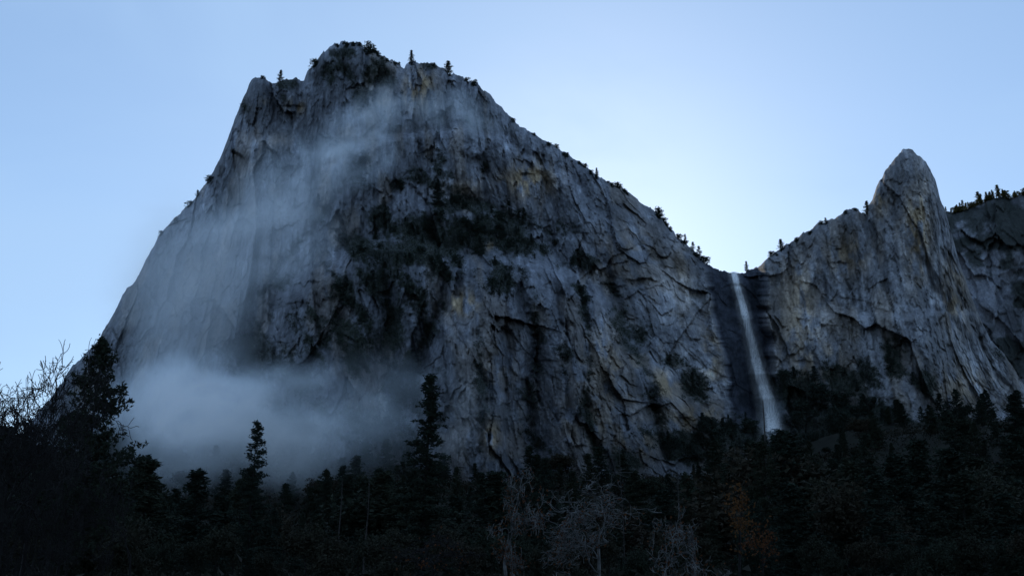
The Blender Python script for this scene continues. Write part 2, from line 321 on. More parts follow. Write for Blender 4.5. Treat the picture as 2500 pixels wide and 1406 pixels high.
# ---------------------------------------------------------------- foliage builders
def tris(cent,size,K=1,flat=1.0,rs=RS,el=2.2):
    cent=np.repeat(cent,K,0); size=np.repeat(np.broadcast_to(size,(len(cent)//K,)),K)
    n=len(cent); d=rs.normal(size=(n,3)); d[:,2]*=flat; d/=np.linalg.norm(d,axis=1)[:,None]+1e-9
    q=rs.normal(size=(n,3)); q-= (q*d).sum(1)[:,None]*d; q/=np.linalg.norm(q,axis=1)[:,None]+1e-9
    s=size[:,None]*rs.uniform(.6,1.3,(n,1))
    V=np.stack([cent+q*s/el,cent-q*s/el,cent+d*s*1.3],1).reshape(-1,3)
    return V,np.arange(n*3).reshape(-1,3)
def tubes(S,sides=5):
    S=np.array(S,float); p0,p1,r0,r1=S[:,:3],S[:,3:6],S[:,6],S[:,7]
    d=p1-p0; d/=np.linalg.norm(d,axis=1)[:,None]+1e-9
    h=np.where(np.abs(d[:,2:3])>.9,np.array([[1.,0,0]]),np.array([[0,0,1.]]))
    u=np.cross(d,h); u/=np.linalg.norm(u,axis=1)[:,None]+1e-9; w=np.cross(d,u)
    a=np.arange(sides)*2*np.pi/sides; ca,sa=np.cos(a),np.sin(a)
    ring=u[:,None,:]*ca[None,:,None]+w[:,None,:]*sa[None,:,None]
    V=np.concatenate([p0[:,None]+ring*r0[:,None,None],p1[:,None]+ring*r1[:,None,None]],1)
    b=np.arange(len(S))[:,None,None]*2*sides; k=np.arange(sides); k2=(k+1)%sides
    q=np.stack([k,k2,k2+sides,k+sides],-1)[None]
    return V.reshape(-1,3),(b+q).reshape(-1,4)
def conifer(name,h,R,seed,style='fir',near=False,label='',cat='tree',group=None,mat=None,bare=.08,dense=1.0,fine=1.0):
    rs=np.random.RandomState(seed); root=empty(name); tag(root,label,cat,group)
    S=[]; pts=[]; n=14; lean=rs.normal(size=2)*.012*h
    def ax(t): return np.array([lean[0]*t*t+.006*h*math.sin(5*t+seed),lean[1]*t*t,h*t])
    for i in range(n):
        a,b=i/n,(i+1)/n; S.append([*ax(a),*ax(b),.013*h*(1-a)+.01,.013*h*(1-b)+.008])
    nb=int((95 if near else 60)*dense)
    for i in range(nb):
        t=bare+(1-bare)*((i+rs.rand())/nb)**.92
        if style=='pine':
            prof=(min(1,(1-t)*1.5)**.85)*(.6+.4*min(1,(t-bare)*4)); L=R*prof*rs.uniform(.45,1.2)
            up=rs.uniform(-.15,.35)+.3*t
        elif style=='rag':
            L=R*(1-t)**.7*rs.choice([.45,.8,1.15])*rs.uniform(.6,1.1); up=rs.uniform(-.45,.05)
        else:
            L=R*((1-t)**.85+.03)*rs.uniform(.65,1.15); up=-.28+.45*t+rs.uniform(-.12,.12)
        az_=rs.uniform(0,2*math.pi); dr=np.array([math.cos(az_),math.sin(az_),up]); p=ax(t); m=max(2,int(L/ (.55 if near else 1.1*fine)))
        prev=p
        for j in range(1,m+1):
            f=j/m; q=p+dr*L*f; q=q+np.array([0,0,(.14*L*f*f if style!='pine' else .2*L*f*f)]); 
            S.append([*prev,*q,.0035*h*(1-f)*(1-t)+.012,.0035*h*(1-f)*(1-t)+.01]); prev=q
            if f>(.3 if style=='pine' else .12):
                side=np.array([-math.sin(az_),math.cos(az_),0])
                kk=4
                for s in range(kk):
                    wd=(.32*L*(1-f*.55))*(rs.rand()*2-1); pts.append(q+side*wd+dr*rs.uniform(-.3,.3)*fine+np.array([0,0,rs.normal()*.12-abs(wd)*.12]))
    for t in np.linspace(.9,1,10): pts.append(ax(t))
    pts=np.array(pts); s=(.24 if near else .5)*(h/28.)**.3*fine
    if style=='pine':
        off=rs.normal(size=(len(pts)*3,3))*.16*(1.0 if near else 2); c=np.repeat(pts,3,0)+off; V,T=tris(c,s,7 if near else 5,rs=rs,el=3.0)
    else:
        off=rs.normal(size=(len(pts)*3,3))*np.array([.3,.3,.13])*(1 if near else 1.8)*fine; c=np.repeat(pts,3,0)+off; V,T=tris(c,s,5 if near else 4,flat=.45,rs=rs,el=2.4)
    tv,tf=tubes(S); mesh_np('trunk',tv,tf,M['darkbark'],root); mesh_np('crown',V,T,mat or M['needle'],root)
    root['h']=h; return root
def broadleaf(name,h,R,seed,label='',cat='tree',group=None,mat=None,K=16,nc=110,leaf=.5,bark='darkbark',low=.93,sink=0.0):
    rs=np.random.RandomState(seed); root=empty(name); tag(root,label,cat,group); S=[]; tips=[]
    def grow(p,d,L,r,lv):
        for i in range(3):
            q=p+d*L/3; S.append([*p,*q,r,r*.85]); p=q; r*=.85; d=d+rs.normal(size=3)*.16; d/=np.linalg.norm(d)
        if lv==0: tips.append(p); return
        for k in range(rs.randint(2,5)):
            e=d+rs.normal(size=3)*.6; e[2]+=.12; e/=np.linalg.norm(e); grow(p,e,L*rs.uniform(.6,.8),r*.65,lv-1)
            tips.append(p)
    grow(np.array([0,0,0.]),np.array([0,0,1.]),h*(.32 if not sink else .12),h*.018,3)
    tips=np.array(tips); sc=np.array([R/ (np.abs(tips[:,:2]).max()+1e-6)]*2+[h*low/tips[:,2].max()])
    tips=tips*sc; S=np.array(S); S[:,:3]*=sc; S[:,3:6]*=sc
    if sink: tips=np.concatenate([tips,np.stack([rs.normal(size=60)*R*.4,rs.normal(size=60)*R*.4,rs.uniform(-.1,.5,60)*h],1)])
    c=tips[rs.randint(0,len(tips),nc)]+rs.normal(size=(nc,3))*R*.1
    cc=np.repeat(c,K,0)+rs.normal(size=(nc*K,3))*R*.13*np.array([1,1,.75]); V,T=tris(cc,leaf,2,rs=rs,el=2.)
    tv,tf=tubes(S); mesh_np('trunk',tv,tf,M[bark],root); mesh_np('crown',V,T,mat or M['leafoak'],root); root['h']=h; return root
def bare_tree(name,h,spread,seed,mat,label,leaves=None,nl=0,lv=5,lean=(0,0),cat='tree',group=None,twig=.006,dens=1.0,crook=1.0,pct=99.9,th=.014):
    rs=np.random.RandomState(seed); root=empty(name); tag(root,label,cat,group); S=[]; B=[]; tips=[]
    def grow(p,d,L,r,l,main):
        n=4
        for i in range(n):
            q=p+d*L/n; (S if main else B).append([*p,*q,r,max(twig,r*.87)]); p=q; r=max(twig,r*.87)
            d=d+rs.normal(size=3)*(.13 if main else .26)*crook; d[2]+=.03; d/=np.linalg.norm(d)
            if l>0 and i>0 and rs.rand()<.6*dens:
                e=d+rs.normal(size=3)*.75; e/=np.linalg.norm(e); grow(p,e,L*rs.uniform(.4,.7),r*.55,l-1,False)
        tips.append(p)
        if l>0:
            for k in range(2):
                e=d+rs.normal(size=3)*(.35 if main else .5); e/=np.linalg.norm(e); grow(p,e,L*rs.uniform(.62,.85),r*.75,l-1,main and k==0 and l>lv-2)
    grow(np.zeros(3),np.array([lean[0],lean[1],1.])/np.linalg.norm([lean[0],lean[1],1.]),h*.22,h*th,lv,True)
    A=np.array(S+B); zs=h/np.percentile(A[:,5],pct); xs=spread/np.percentile(np.abs(A[:,3:5]),99.0); sc=np.array([xs,xs,zs])
    def fin(L): L=np.array(L); L[:,:3]*=sc; L[:,3:6]*=sc; return tubes(L,4)
    v_,f_=fin(S); mesh_np('trunk',v_,f_,mat,root); v_,f_=fin(B); mesh_np('branches',v_,f_,mat,root)
    if nl:
        t=np.array(tips)*sc; c=t[rs.randint(0,len(t),nl)]+rs.normal(size=(nl,3))*.12; V,T=tris(c,.09,2,rs=rs,el=1.6); mesh_np('dead_leaves',V,T,leaves,root)
    return root
def place(root,px,py,Y,base_h=None,wid=1.0,rz=None,label=None,group=None,first=False):
    X,_,Z=at(px,py,Y); b=float(gz(X,Y))-.3; s=(Z-b)/root['h']; rz=random.uniform(0,6.28) if rz is None else rz
    sc=(s*wid,s*wid,s)
    if first: root.location=(X,Y,b); root.rotation_euler=(0,0,rz); root.scale=sc; return root
    return dup(root,(X,Y,b),rz,sc,label,group)
# ---------------------------------------------------------------- named trees
p=conifer('pine_tree',27,5.8,5,'pine',True,'tall dark pine with open rounded tufts standing against the sky at far left',bare=.1,dense=1.5); place(p,250,830,100,first=True,rz=2.2)
p=conifer('fir_tree',30,5.6,21,'fir',True,'conifer with pointed tip standing inside the low mist bank',dense=1.2); place(p,628,1030,215,first=True,rz=1)
p=conifer('fir_tree',32,5.4,33,'rag',True,'tall ragged conifer with uneven branches rising before the centre of the cliff',dense=1.6); place(p,1042,915,170,first=True,rz=2,wid=1.2)
p=conifer('fir_tree',30,6.6,45,'fir',True,'broad dark conifer directly below the foot of the waterfall',dense=1.3); place(p,1905,1052,230,first=True,wid=1.2)
p=conifer('fir_tree',30,7.2,46,'fir',True,'wide dark conifer below the right flank of the spire',dense=1.3); place(p,2318,1005,240,first=True,wid=1.2)
p=conifer('fir_tree',32,6.4,47,'rag',True,'tall dark conifer at the right edge of the picture',dense=1.6); place(p,2462,965,190,first=True,wid=1.3)
p=conifer('fir_tree',28,6.8,48,'fir',True,'low wide conifer hiding the lower half of the tall dead snag',dense=1.3); place(p,1858,1078,150,first=True,wid=1.2)
p=conifer('fir_tree',30,6.0,49,'fir',True,'pointed dark conifer midway between the waterfall foot and the wide conifer',dense=1.3); place(p,2105,1060,220,first=True,wid=1.25)
def putbare(root,px,Y): X,_,_=at(px,1300,Y); root.location=(X,Y,float(gz(X,Y))-.1)
h=lambda py,Y:float(at(0,py,Y)[2])
for (px,py,Y,spr,sd,ln,dn,lab) in [(-30,895,46,4.6,23,.05,1.0,'leafless twiggy tree at the far left edge in front of the pine'),(60,935,50,3.6,24,.05,.95,'leafless tree with fanning twigs between the left edge and the tall pine'),(150,1090,52,2.8,14,-.05,.7,'lower leafless tree spreading twigs right below the tall left pine'),(10,990,42,3.2,15,.0,.9,'dark tangle of leafless branches low at the left edge'),(330,1170,56,2.6,16,.0,.6,'small leafless tree right of the tall left pine')]:
    b=bare_tree('bare_tree',h(py,Y),spr,sd,M['darkbark'],lab,lean=(ln,0),lv=6,twig=.013,dens=dn,pct=99.2); putbare(b,px,Y)
b=bare_tree('bare_tree',h(1150,62),2.2,8,M['palebark'],'frosted bare tree with a crooked pale trunk and brown leaves left of its twin',M['deadleaf'],600,lv=5,twig=.014,dens=.9,crook=1.8,pct=99,th=.02); putbare(b,1235,62)
b=bare_tree('bare_tree',h(1170,66),4.6,9,M['palebark'],'wide frosted bare tree with arching pale twigs in the bottom middle',M['deadleaf'],500,lv=5,twig=.014,dens=1.0,crook=1.8,pct=99,th=.02); putbare(b,1460,66)
b=bare_tree('bare_tree',h(1260,58),3.4,10,M['palebark'],'low frosted bare bush right of the wide frosted tree',M['deadleaf'],300,lv=5,twig=.013,dens=.8,crook=1.8,pct=99); putbare(b,1600,58)
b=bare_tree('bare_tree',h(1300,54),3.0,12,M['darkbark'],'low dark tangle of bare brush left of the frosted trees',M['deadleaf'],120,lv=5,twig=.012,dens=.9,crook=1.6,pct=99); putbare(b,1080,54)
o=broadleaf('autumn_tree',9,2.8,71,'small tree with rust orange leaves among the dark conifers right of centre',mat=M['orange'],K=6,nc=60,leaf=.16); place(o,1790,1172,105,first=True)
o=broadleaf('autumn_tree',7,2.4,72,'low faded orange tree under the taller rust orange tree',mat=M['deadleaf'],K=5,nc=50,leaf=.18); place(o,1850,1270,90,first=True)
def snag(px,py,Y,r,label,seed,stubs=14,lean=0.0):
    rs=np.random.RandomState(seed); X,_,Z=at(px,py,Y); b=float(gz(X,Y)); H=Z-b; root=empty('dead_snag',(X,Y,b)); tag(root,label,'dead tree')
    S=[];n=12
    f=lambda t:np.array([lean*H*t+.006*H*math.sin(7*t+seed),0,H*t])
    for i in range(n): S.append([*f(i/n),*f((i+1)/n),r*(1-.75*i/n),r*(1-.75*(i+1)/n)])
    for i in range(stubs):
        t=rs.uniform(.35,.98); a_=rs.uniform(0,6.28); L=rs.uniform(.4,2.4)*(1.15-t); p0=f(t); d=np.array([math.cos(a_),math.sin(a_),rs.uniform(-.3,.3)]); p1=p0+d*L*.6; p2=p1+(d+np.array([0,0,-.4]))*L*.4
        S+= [[*p0,*p1,r*.22,r*.14],[*p1,*p2,r*.14,r*.05]]
    v_,f_=tubes(S,6); mesh_np('trunk',v_,f_,M['snag'],root)
snag(1864,978,165,.34,'tall dead snag with short stubs crossing the foot of the waterfall',1,30,-.01)
snag(835,1165,150,.16,'thin bare dead trunk standing left of the crooked leaning one',2,6)
snag(897,1160,140,.15,'thin crooked dead trunk with a few bent branches beside the straight one',3,9,.02)
snag(1690,1290,80,.3,'short pale broken trunk in the dark undergrowth right of the bare trees',4,3)
snag(1655,1150,180,.16,'slender dead pole above the broken pale trunk',5,5)
snag(1512,1010,230,.14,'very thin dead spire in front of the right side of the buttress',6,8)
# ---------------------------------------------------------------- forest copies
protos=[conifer('forest_conifer',28,5.6,101,'fir',dense=1.2),conifer('forest_conifer',28,5.6,102,'rag',dense=1.6),conifer('forest_conifer',28,7.0,103,'fir',dense=1.4),broadleaf('forest_oak',16,6.5,104,nc=170,leaf=.42),broadleaf('forest_oak',15,7.5,105,nc=190,leaf=.45),conifer('forest_conifer',28,6.0,106,'pine',dense=1.2)]
used=set(); rnd=random.Random(5)
LBL={'near':('dark conifer in the shadowed row along the bottom of the picture','dark oak-like tree in the shadowed row along the bottom of the picture','near row of dark forest trees'),
 'mid':('conifer in the dark belt of forest behind the bottom row','rounded tree in the dark belt of forest behind the bottom row','middle belt of dark forest trees'),
 'far':('small conifer on the wooded slope at the foot of the cliffs','small rounded tree on the wooded slope at the foot of the cliffs','small trees on the slope under the cliffs')}
def put(i,px,py,Y,row,wid=1.0):
    p=protos[i]; oak=i in (3,4); L=LBL[row]; lab=L[1] if oak else L[0]; grp=L[2]+(', rounded' if oak else ', conifers')
    if i not in used:
        used.add(i); place(p,px,py,Y,wid=wid,first=True); tag(p,lab,'tree',grp)
    else: place(p,px,py,Y,wid=wid,label=lab,group=grp)
TL=lambda px:np.interp(px,[0,330,600,800,1000,1150,1300,1450,1600,1750,1900,2050,2200,2300,2400,2500],[1120,1190,1210,1235,1235,1240,1215,1240,1215,1155,1100,1105,1105,1085,1095,1050])
for k in range(50):
    px=-40+k*53+rnd.uniform(-26,26); Y=rnd.uniform(200,400); put(rnd.choice([0,1,2,2,5,3,4]),px,TL(px)+rnd.choice([-70,-25,10,50])+rnd.uniform(-20,20),Y,'mid',rnd.uniform(1.2,1.8))
for k in range(44):
    px=-60+k*60+rnd.uniform(-25,25); Y=rnd.uniform(110,190); i=rnd.choice([0,1,2,3,4,5]); py=TL(px)+rnd.uniform(50,160)
    put(i,px,py,Y,'near',rnd.uniform(1.3,1.8) if i not in(3,4) else 1.1)
for k in range(34):
    px=-60+k*80+rnd.uniform(-30,30); Y=rnd.uniform(80,110)
    if 1740<px<1900: continue
    put(rnd.choice([3,4]),px,1310+rnd.uniform(-40,40),Y,'near')
def farput(px,Y,H,w=1.3):
    X=at(px,1200,Y)[0]; b=float(gz(X,Y)); i=rnd.choice([0,1,2,5,3]); p=protos[i]; s=H/p['h']*(.8 if i==3 else 1); L=LBL['far']; lab=L[1] if i==3 else L[0]
    dup(p,(X,Y,b-.8),rnd.uniform(0,6.28),(s*w,s*w,s),lab,L[2]+(', rounded' if i==3 else ', conifers'))
for k in range(130):
    px=rnd.uniform(120,1800); Y=rnd.uniform(480,800)
    if 1100<px<1650: Y=rnd.uniform(480,720)
    farput(px,Y,rnd.uniform(10,32),rnd.uniform(1.2,1.8))
for k in range(140):
    px=rnd.uniform(1700,2560); Y=rnd.uniform(480,1000); farput(px,Y,rnd.uniform(10,34),rnd.uniform(1.2,1.8))
# undergrowth on the valley floor
NU=15000; Yu=60+(RS.rand(NU)**.8)*900; Xu=(RS.rand(NU)-.5)*1.16*Yu; Zu=gz(Xu,Yu); ru=RS.uniform(.5,1.2,NU)*np.clip(Yu/130,1,3.2)
cc=np.repeat(np.stack([Xu,Yu,Zu+ru*.5],-1),12,0)+RS.normal(size=(NU*12,3))*np.repeat(ru,12)[:,None]*np.array([.8,.8,.5]); V,T=tris(cc,np.repeat(ru*.45,12),1,el=1.7)
tag(mesh_np('undergrowth',V,T,M['brush']),'dark brown and green undergrowth covering the valley floor between the trees','undergrowth',kind='stuff')
lp=[conifer('ledge_conifer',14,3.4,201,'fir',mat=M['needle_far'],fine=.7),conifer('ledge_conifer',14,4.0,202,'rag',mat=M['needle_far'],dense=1.1,fine=.7,bare=.15),broadleaf('ledge_tree',8,4.4,203,mat=M['needle_far'],nc=90,K=9,leaf=.5,sink=1)]
lu=set()
def rim(i,px,py,hp,label,group=None):
    X,Y,Z=gridpoint(px,py+3); H=hp/F*math.hypot(Y,Z)*1.1; p=lp[i]; s=H/p['h']; loc=(X,Y-.5,Z-1.5)
    w=random.uniform(.95,1.5); sc=(s*w,s*w,s)
    if i in lu: q=dup(p,loc,random.uniform(0,6.28),sc)
    else: lu.add(i); q=p; q.location=loc; q.scale=sc
    tag(q,label,'tree',group); return q
RIM=[(2,902,128,28,'round dark tree on the skyline just right of the summit'),(1,1003,158,38,'upright tree on the skyline in the dip right of the summit'),(1,1092,180,36,'windblown tree on the skyline where the ridge starts to fall right'),
(1,683,200,32,'crooked tree on the flat shoulder left of the summit'),(2,640,190,10,'low bush on the left corner of the flat shoulder'),(2,845,108,10,'low bush on the very top of the summit'),(2,768,160,20,'bush on the skyline left of the summit'),(2,1157,208,16,'round bush on the skyline below the windblown tree'),
(2,1250,295,12,'bush on the upper right skyline slope'),(2,1383,378,12,'bush on the middle of the long right skyline'),(1,1457,430,24,'sparse tree on the long right skyline'),(2,1505,455,15,'dark shrub on the skyline right of the sparse tree'),(2,1606,525,24,'round dark tree on the skyline high above the waterfall notch'),
(1,1822,662,28,'small tree at the right lip of the waterfall'),(1,1907,610,30,'slim tree on the skyline right of the waterfall notch'),(2,1882,622,14,'low shrub beside the slim tree right of the notch'),(2,1945,585,12,'low shrub where the right skyline flattens'),(0,2016,545,18,'small tree halfway up the skyline to the spire'),(2,2088,511,8,'low bush on the small summit before the spire'),(1,2116,524,36,'thin sunlit dead-looking tree in the notch beside the spire'),
(2,512,440,16,'faint misty bush high on the left skyline'),(1,482,478,18,'faint misty tree on the left skyline'),(2,462,500,15,'round misty bush on the left skyline'),(2,392,572,14,'lowest misty bush on the left skyline'),(2,430,535,10,'small misty bush between two larger ones on the left skyline')]
for r_ in RIM: rim(*r_)
for (px,py,hh) in [(1655,582,18),(1672,592,24),(1690,606,20),(1706,618,24),(1718,632,18)]: rim(rnd.choice([0,1,2]),px,py,hh,'one of the tight cluster of dark trees on the skyline left of the waterfall notch','cluster of trees left of the notch')
for k in range(60):
    px=rnd.choice([rnd.uniform(755,1180),rnd.uniform(790,960),rnd.uniform(1200,1720),rnd.uniform(1400,1720),rnd.uniform(1860,2110)]); py=siltop(np.array([px]))[0]+rnd.uniform(0,8)
    rim(2,px,py,rnd.uniform(5,13),'tiny dark bush growing along the rocky skyline','tiny bushes along the skyline')
for (px,py,hh,lab) in [(1066,500,56,'spindly conifer on the ledge under the pale rock patch'),(880,450,70,'dark conifer in the misty gully of the upper left face'),(775,500,32,'small conifer above the long diagonal crack'),(1180,420,30,'small conifer in the dark crack above the pale patch'),(1140,300,22,'tiny conifer below the upper right skyline'),(1022,350,24,'tiny conifer on the upper face'),(1690,955,48,'conifer on the ledge near the left foot of the waterfall'),(1245,500,28,'small conifer at the right end of the upper ledge'),(2172,905,60,'conifer in the gully below the spire')]:
    rim(0 if hh>30 else 1,px,py,hh,lab)
def scatter(n,x0_,x1_,y0_,y1_,thr,a_,b_,lab,grp,ch):
    k=0
    while k<n:
        px=rnd.uniform(x0_,x1_); py=rnd.uniform(y0_,y1_); c=int(np.searchsorted(pxs,px)); r0=int((py-top[c])/(1330-top[c])*(NY-1))
        if r0>0 and vegm[r0,c]>thr: rim(rnd.choice(ch),px,py,rnd.uniform(a_,b_),lab,grp); k+=1
scatter(140,760,1480,450,780,.7,10,26,'dark tree in the wooded band across the middle of the cliff','trees on the middle ledge of the cliff',[0,1,2,2])
scatter(110,1890,2480,920,1130,.5,16,40,'dark tree on the wooded slope below the spire','trees on the slope under the spire',[0,1,2,2])
scatter(34,1620,1850,1010,1120,.5,18,36,'dark tree on the wooded shelf left of the waterfall foot','trees left of the waterfall foot',[0,1,2,2])
gp=[conifer('ridge_conifer',16,3.6,301,'rag',mat=M['golden'],dense=1.2,fine=.7),broadleaf('ridge_tree',9,5.0,302,mat=M['golden'],nc=80,K=9,leaf=.6,sink=1)]
gu=set()
for k in range(100):
    px=2316+rnd.random()*230; i=int(np.argmin(abs(fx-px))); X,Y,Z=ax[0,i],ay[0,i]+rnd.uniform(-14,14),az[0,i]; t_=rnd.choice([0,0,1]); H=(rnd.choice([10,16,22,26]) if t_==0 else rnd.choice([7,10,14]))*rnd.uniform(.7,1.25)/F*Y*1.1; s=H/gp[t_]['h']; ww=rnd.uniform(1.1,1.6)
    if t_ in gu: q=dup(gp[t_],(0,0,0))
    else: gu.add(t_); q=gp[t_]
    q.location=(X,Y,Z-2); q.scale=(s*ww,s*ww,s); q.rotation_euler=(0,0,rnd.uniform(0,6)); tag(q,'conifer catching warm light on the crest of the far right ridge' if t_==0 else 'rounded tree catching warm light on the crest of the far right ridge','tree','sunlit trees along the far ridge'+(', conifers' if t_==0 else ', rounded'))
# scrub cover
W=vegm**1.4; W[:3]=0
W=np.where(PY>1180,0,W); pr=(W*(1330-TOP)).ravel(); pr/=pr.sum()
N_=25000; ch=RS.choice(len(pr),N_,p=pr); cen=np.stack([GX.ravel()[ch],GY.ravel()[ch]-.9,GZ.ravel()[ch]+.4],-1)
K=12; rr=RS.uniform(.7,2.3,N_); cc=np.repeat(cen,K,0)+RS.normal(size=(N_*K,3))*np.repeat(rr,K)[:,None]*np.array([.6,.5,.6]); V,T=tris(cc,np.repeat(rr*.3+.3,K),1,el=1.8)
tag(mesh_np('scrub_cover',V,T,M['scrub']),'dark scrub and brush covering the ledges and gullies of the cliffs','shrubs',kind='stuff')
# ---------------------------------------------------------------- waterfall
def mat_water():
    m,nt,N,L=newmat('falling water'); o=N.new('ShaderNodeOutputMaterial'); d=N.new('ShaderNodeBsdfDiffuse'); d.inputs['Color'].default_value=(.98,.98,.98,1)
    cb=N.new('ShaderNodeCombineXYZ'); cb.inputs[1].default_value=-.25; cb.inputs[2].default_value=.97; L.new(cb.outputs[0],d.inputs['Normal'])
    t=N.new('ShaderNodeBsdfTransparent'); mx=N.new('ShaderNodeMixShader')
    tc=N.new('ShaderNodeTexCoord'); mp=N.new('ShaderNodeMapping'); mp.inputs['Scale'].default_value=(1.1,.5,.07); n=N.new('ShaderNodeTexNoise'); n.inputs['Scale'].default_value=1; n.inputs['Detail'].default_value=6; n.inputs['Roughness'].default_value=.72
    L.new(tc.outputs['Object'],mp.inputs[0]); L.new(mp.outputs[0],n.inputs['Vector'])
    a_=N.new('ShaderNodeAttribute'); a_.attribute_name='dens'
    mr=N.new('ShaderNodeMapRange'); mr.inputs['From Min'].default_value=.36; mr.inputs['From Max'].default_value=.58; mr.inputs['To Min'].default_value=.35; mr.inputs['To Max'].default_value=1.5; L.new(n.outputs['Fac'],mr.inputs['Value'])
    mu=N.new('ShaderNodeMath'); mu.operation='MULTIPLY'; mu.use_clamp=True; L.new(mr.outputs[0],mu.inputs[0]); L.new(a_.outputs['Fac'],mu.inputs[1])
    L.new(mu.outputs[0],mx.inputs[0]); L.new(t.outputs[0],mx.inputs[1]); L.new(d.outputs[0],mx.inputs[2]); L.new(mx.outputs[0],o.inputs[0]); return m
wm=mat_water()
wpy=np.array([660,700,750,810,870,930,985,1030,1075]); wpx=np.array([1791,1800,1814,1829,1844,1861,1877,1886,1890]); wwd=np.array([9,10,11,12,14,17,20,23,27])
nW=140; vy=np.linspace(664,1078,nW); wallY=np.array([min(gridpoint(np.interp(y,wpy,wpx)+k_,y)[1] for k_ in (-20,-10,0,10,20)) for y in vy])
wallY[:6]=[gridpoint(np.interp(y,wpy,wpx),y)[1] for y in vy[:6]]
wallY=np.minimum.accumulate(wallY)
wallY[8:]=np.minimum(wallY[8:],np.convolve(np.pad(wallY,8,'edge'),np.ones(17)/17,'valid')[8:])
base=Vector(at(1888,1060,float(wallY[-1])))
wf=empty('waterfall',base); tag(wf,'thin white waterfall dropping from the notch between the cliffs','waterfall')
def sheet(name,wmul,yoff,dmul,sd):
    n=nW;m=24; cx=np.interp(vy,wpy,wpx)+2*fbm(vy/40,vy*0+sd); ww=np.interp(vy,wpy,wwd)*wmul
    u=np.linspace(-1,1,m); PXw=cx[:,None]+u[None]*ww[:,None]; PYw=np.repeat(vy[:,None],m,1)
    drop=np.clip((vy[:,None]-662)/410,0,1); Yw=wallY[:,None]-5-9*drop+ (u[None]**2)*1.5+yoff+.5*fbm(PXw/4,PYw/30,sd)
    X,Y,Z=at(PXw,PYw,Yw); dn=(1-u[None]**2)**1.1*dmul*np.interp(vy,[662,680,800,950,1040,1078],[1,1.1,1.1,1.0,.85,.1])[:,None]*(1+.7*fbm(PXw/5,PYw/20,sd+2,o=3))
    idx=np.arange(n*m).reshape(n,m); Q=np.stack([idx[1:,:-1],idx[1:,1:],idx[:-1,1:],idx[:-1,:-1]],-1).reshape(-1,4)
    o=mesh_np(name,np.stack([X-base.x,Y-base.y,Z-base.z],-1).reshape(-1,3),Q,wm,wf,True)
    a=o.data.attributes.new('dens','FLOAT','POINT'); a.data.foreach_set('value',np.clip(dn,0,1).astype(np.float32).ravel())
sheet('main_stream',.6,0,1.8,1.3); sheet('veil',1.0,-2,.7,4.3); sheet('spray',1.9,-4,.15,7.7)
# ---------------------------------------------------------------- mist volumes
def mat_mist(dens,scale,lo,hi,seed,r,em):
    m,nt,N,L=newmat('mist'); o=N.new('ShaderNodeOutputMaterial'); v_=N.new('ShaderNodeVolumeScatter'); v_.inputs['Color'].default_value=(.78,.9,1,1)
    tc=N.new('ShaderNodeTexCoord'); ln=N.new('ShaderNodeVectorMath'); ln.operation='LENGTH'; L.new(tc.outputs['Object'],ln.inputs[0])
    mp=N.new('ShaderNodeMapping'); k=60.; mp.inputs['Scale'].default_value=(r[0]/k*.8,r[1]/k,r[2]/k*1.0); L.new(tc.outputs['Object'],mp.inputs[0])
    n=N.new('ShaderNodeTexNoise'); n.noise_dimensions='4D'; n.inputs['W'].default_value=seed; n.inputs['Scale'].default_value=scale; n.inputs['Detail'].default_value=5; n.inputs['Roughness'].default_value=.56; n.inputs['Distortion'].default_value=.8; L.new(mp.outputs[0],n.inputs['Vector'])
    sb=N.new('ShaderNodeMath'); sb.operation='MULTIPLY_ADD'; sb.inputs[1].default_value=-1.5; sb.inputs[2].default_value=.75; L.new(n.outputs['Fac'],sb.inputs[0])
    ad=N.new('ShaderNodeMath'); ad.operation='ADD'; L.new(ln.outputs['Value'],ad.inputs[0]); L.new(sb.outputs[0],ad.inputs[1])
    f=N.new('ShaderNodeMapRange'); f.interpolation_type='SMOOTHSTEP'; f.inputs['From Min'].default_value=.9; f.inputs['From Max'].default_value=.0; L.new(ad.outputs[0],f.inputs['Value'])
    f2=N.new('ShaderNodeMapRange'); f2.interpolation_type='SMOOTHSTEP'; f2.inputs['From Min'].default_value=1; f2.inputs['From Max'].default_value=.5; L.new(ln.outputs['Value'],f2.inputs['Value'])
    g=N.new('ShaderNodeMapRange'); g.interpolation_type='SMOOTHSTEP'; g.inputs['From Min'].default_value=lo; g.inputs['From Max'].default_value=hi; L.new(n.outputs['Fac'],g.inputs['Value'])
    a=N.new('ShaderNodeMath'); a.operation='MULTIPLY'; L.new(f.outputs[0],a.inputs[0]); L.new(g.outputs[0],a.inputs[1])
    a2=N.new('ShaderNodeMath'); a2.operation='MULTIPLY'; L.new(a.outputs[0],a2.inputs[0]); L.new(f2.outputs[0],a2.inputs[1])
    b=N.new('ShaderNodeMath'); b.operation='MULTIPLY'; b.inputs[1].default_value=dens; L.new(a2.outputs[0],b.inputs[0]); L.new(b.outputs[0],v_.inputs['Density'])
    e=N.new('ShaderNodeEmission'); e.inputs['Color'].default_value=(.33,.58,1,1); b2=N.new('ShaderNodeMath'); b2.operation='MULTIPLY'; b2.inputs[1].default_value=em; L.new(b.outputs[0],b2.inputs[0]); L.new(b2.outputs[0],e.inputs['Strength'])  # faint blue glow added to the mist, standing in for rescattered skylight
    s=N.new('ShaderNodeAddShader'); L.new(v_.outputs[0],s.inputs[0]); L.new(e.outputs[0],s.inputs[1]); L.new(s.outputs[0],o.inputs['Volume']); return m
def ball():
    import bmesh
    bm=bmesh.new(); bmesh.ops.create_icosphere(bm,subdivisions=3,radius=1.0); me=bpy.data.meshes.new('mist'); bm.to_mesh(me); bm.free(); return me
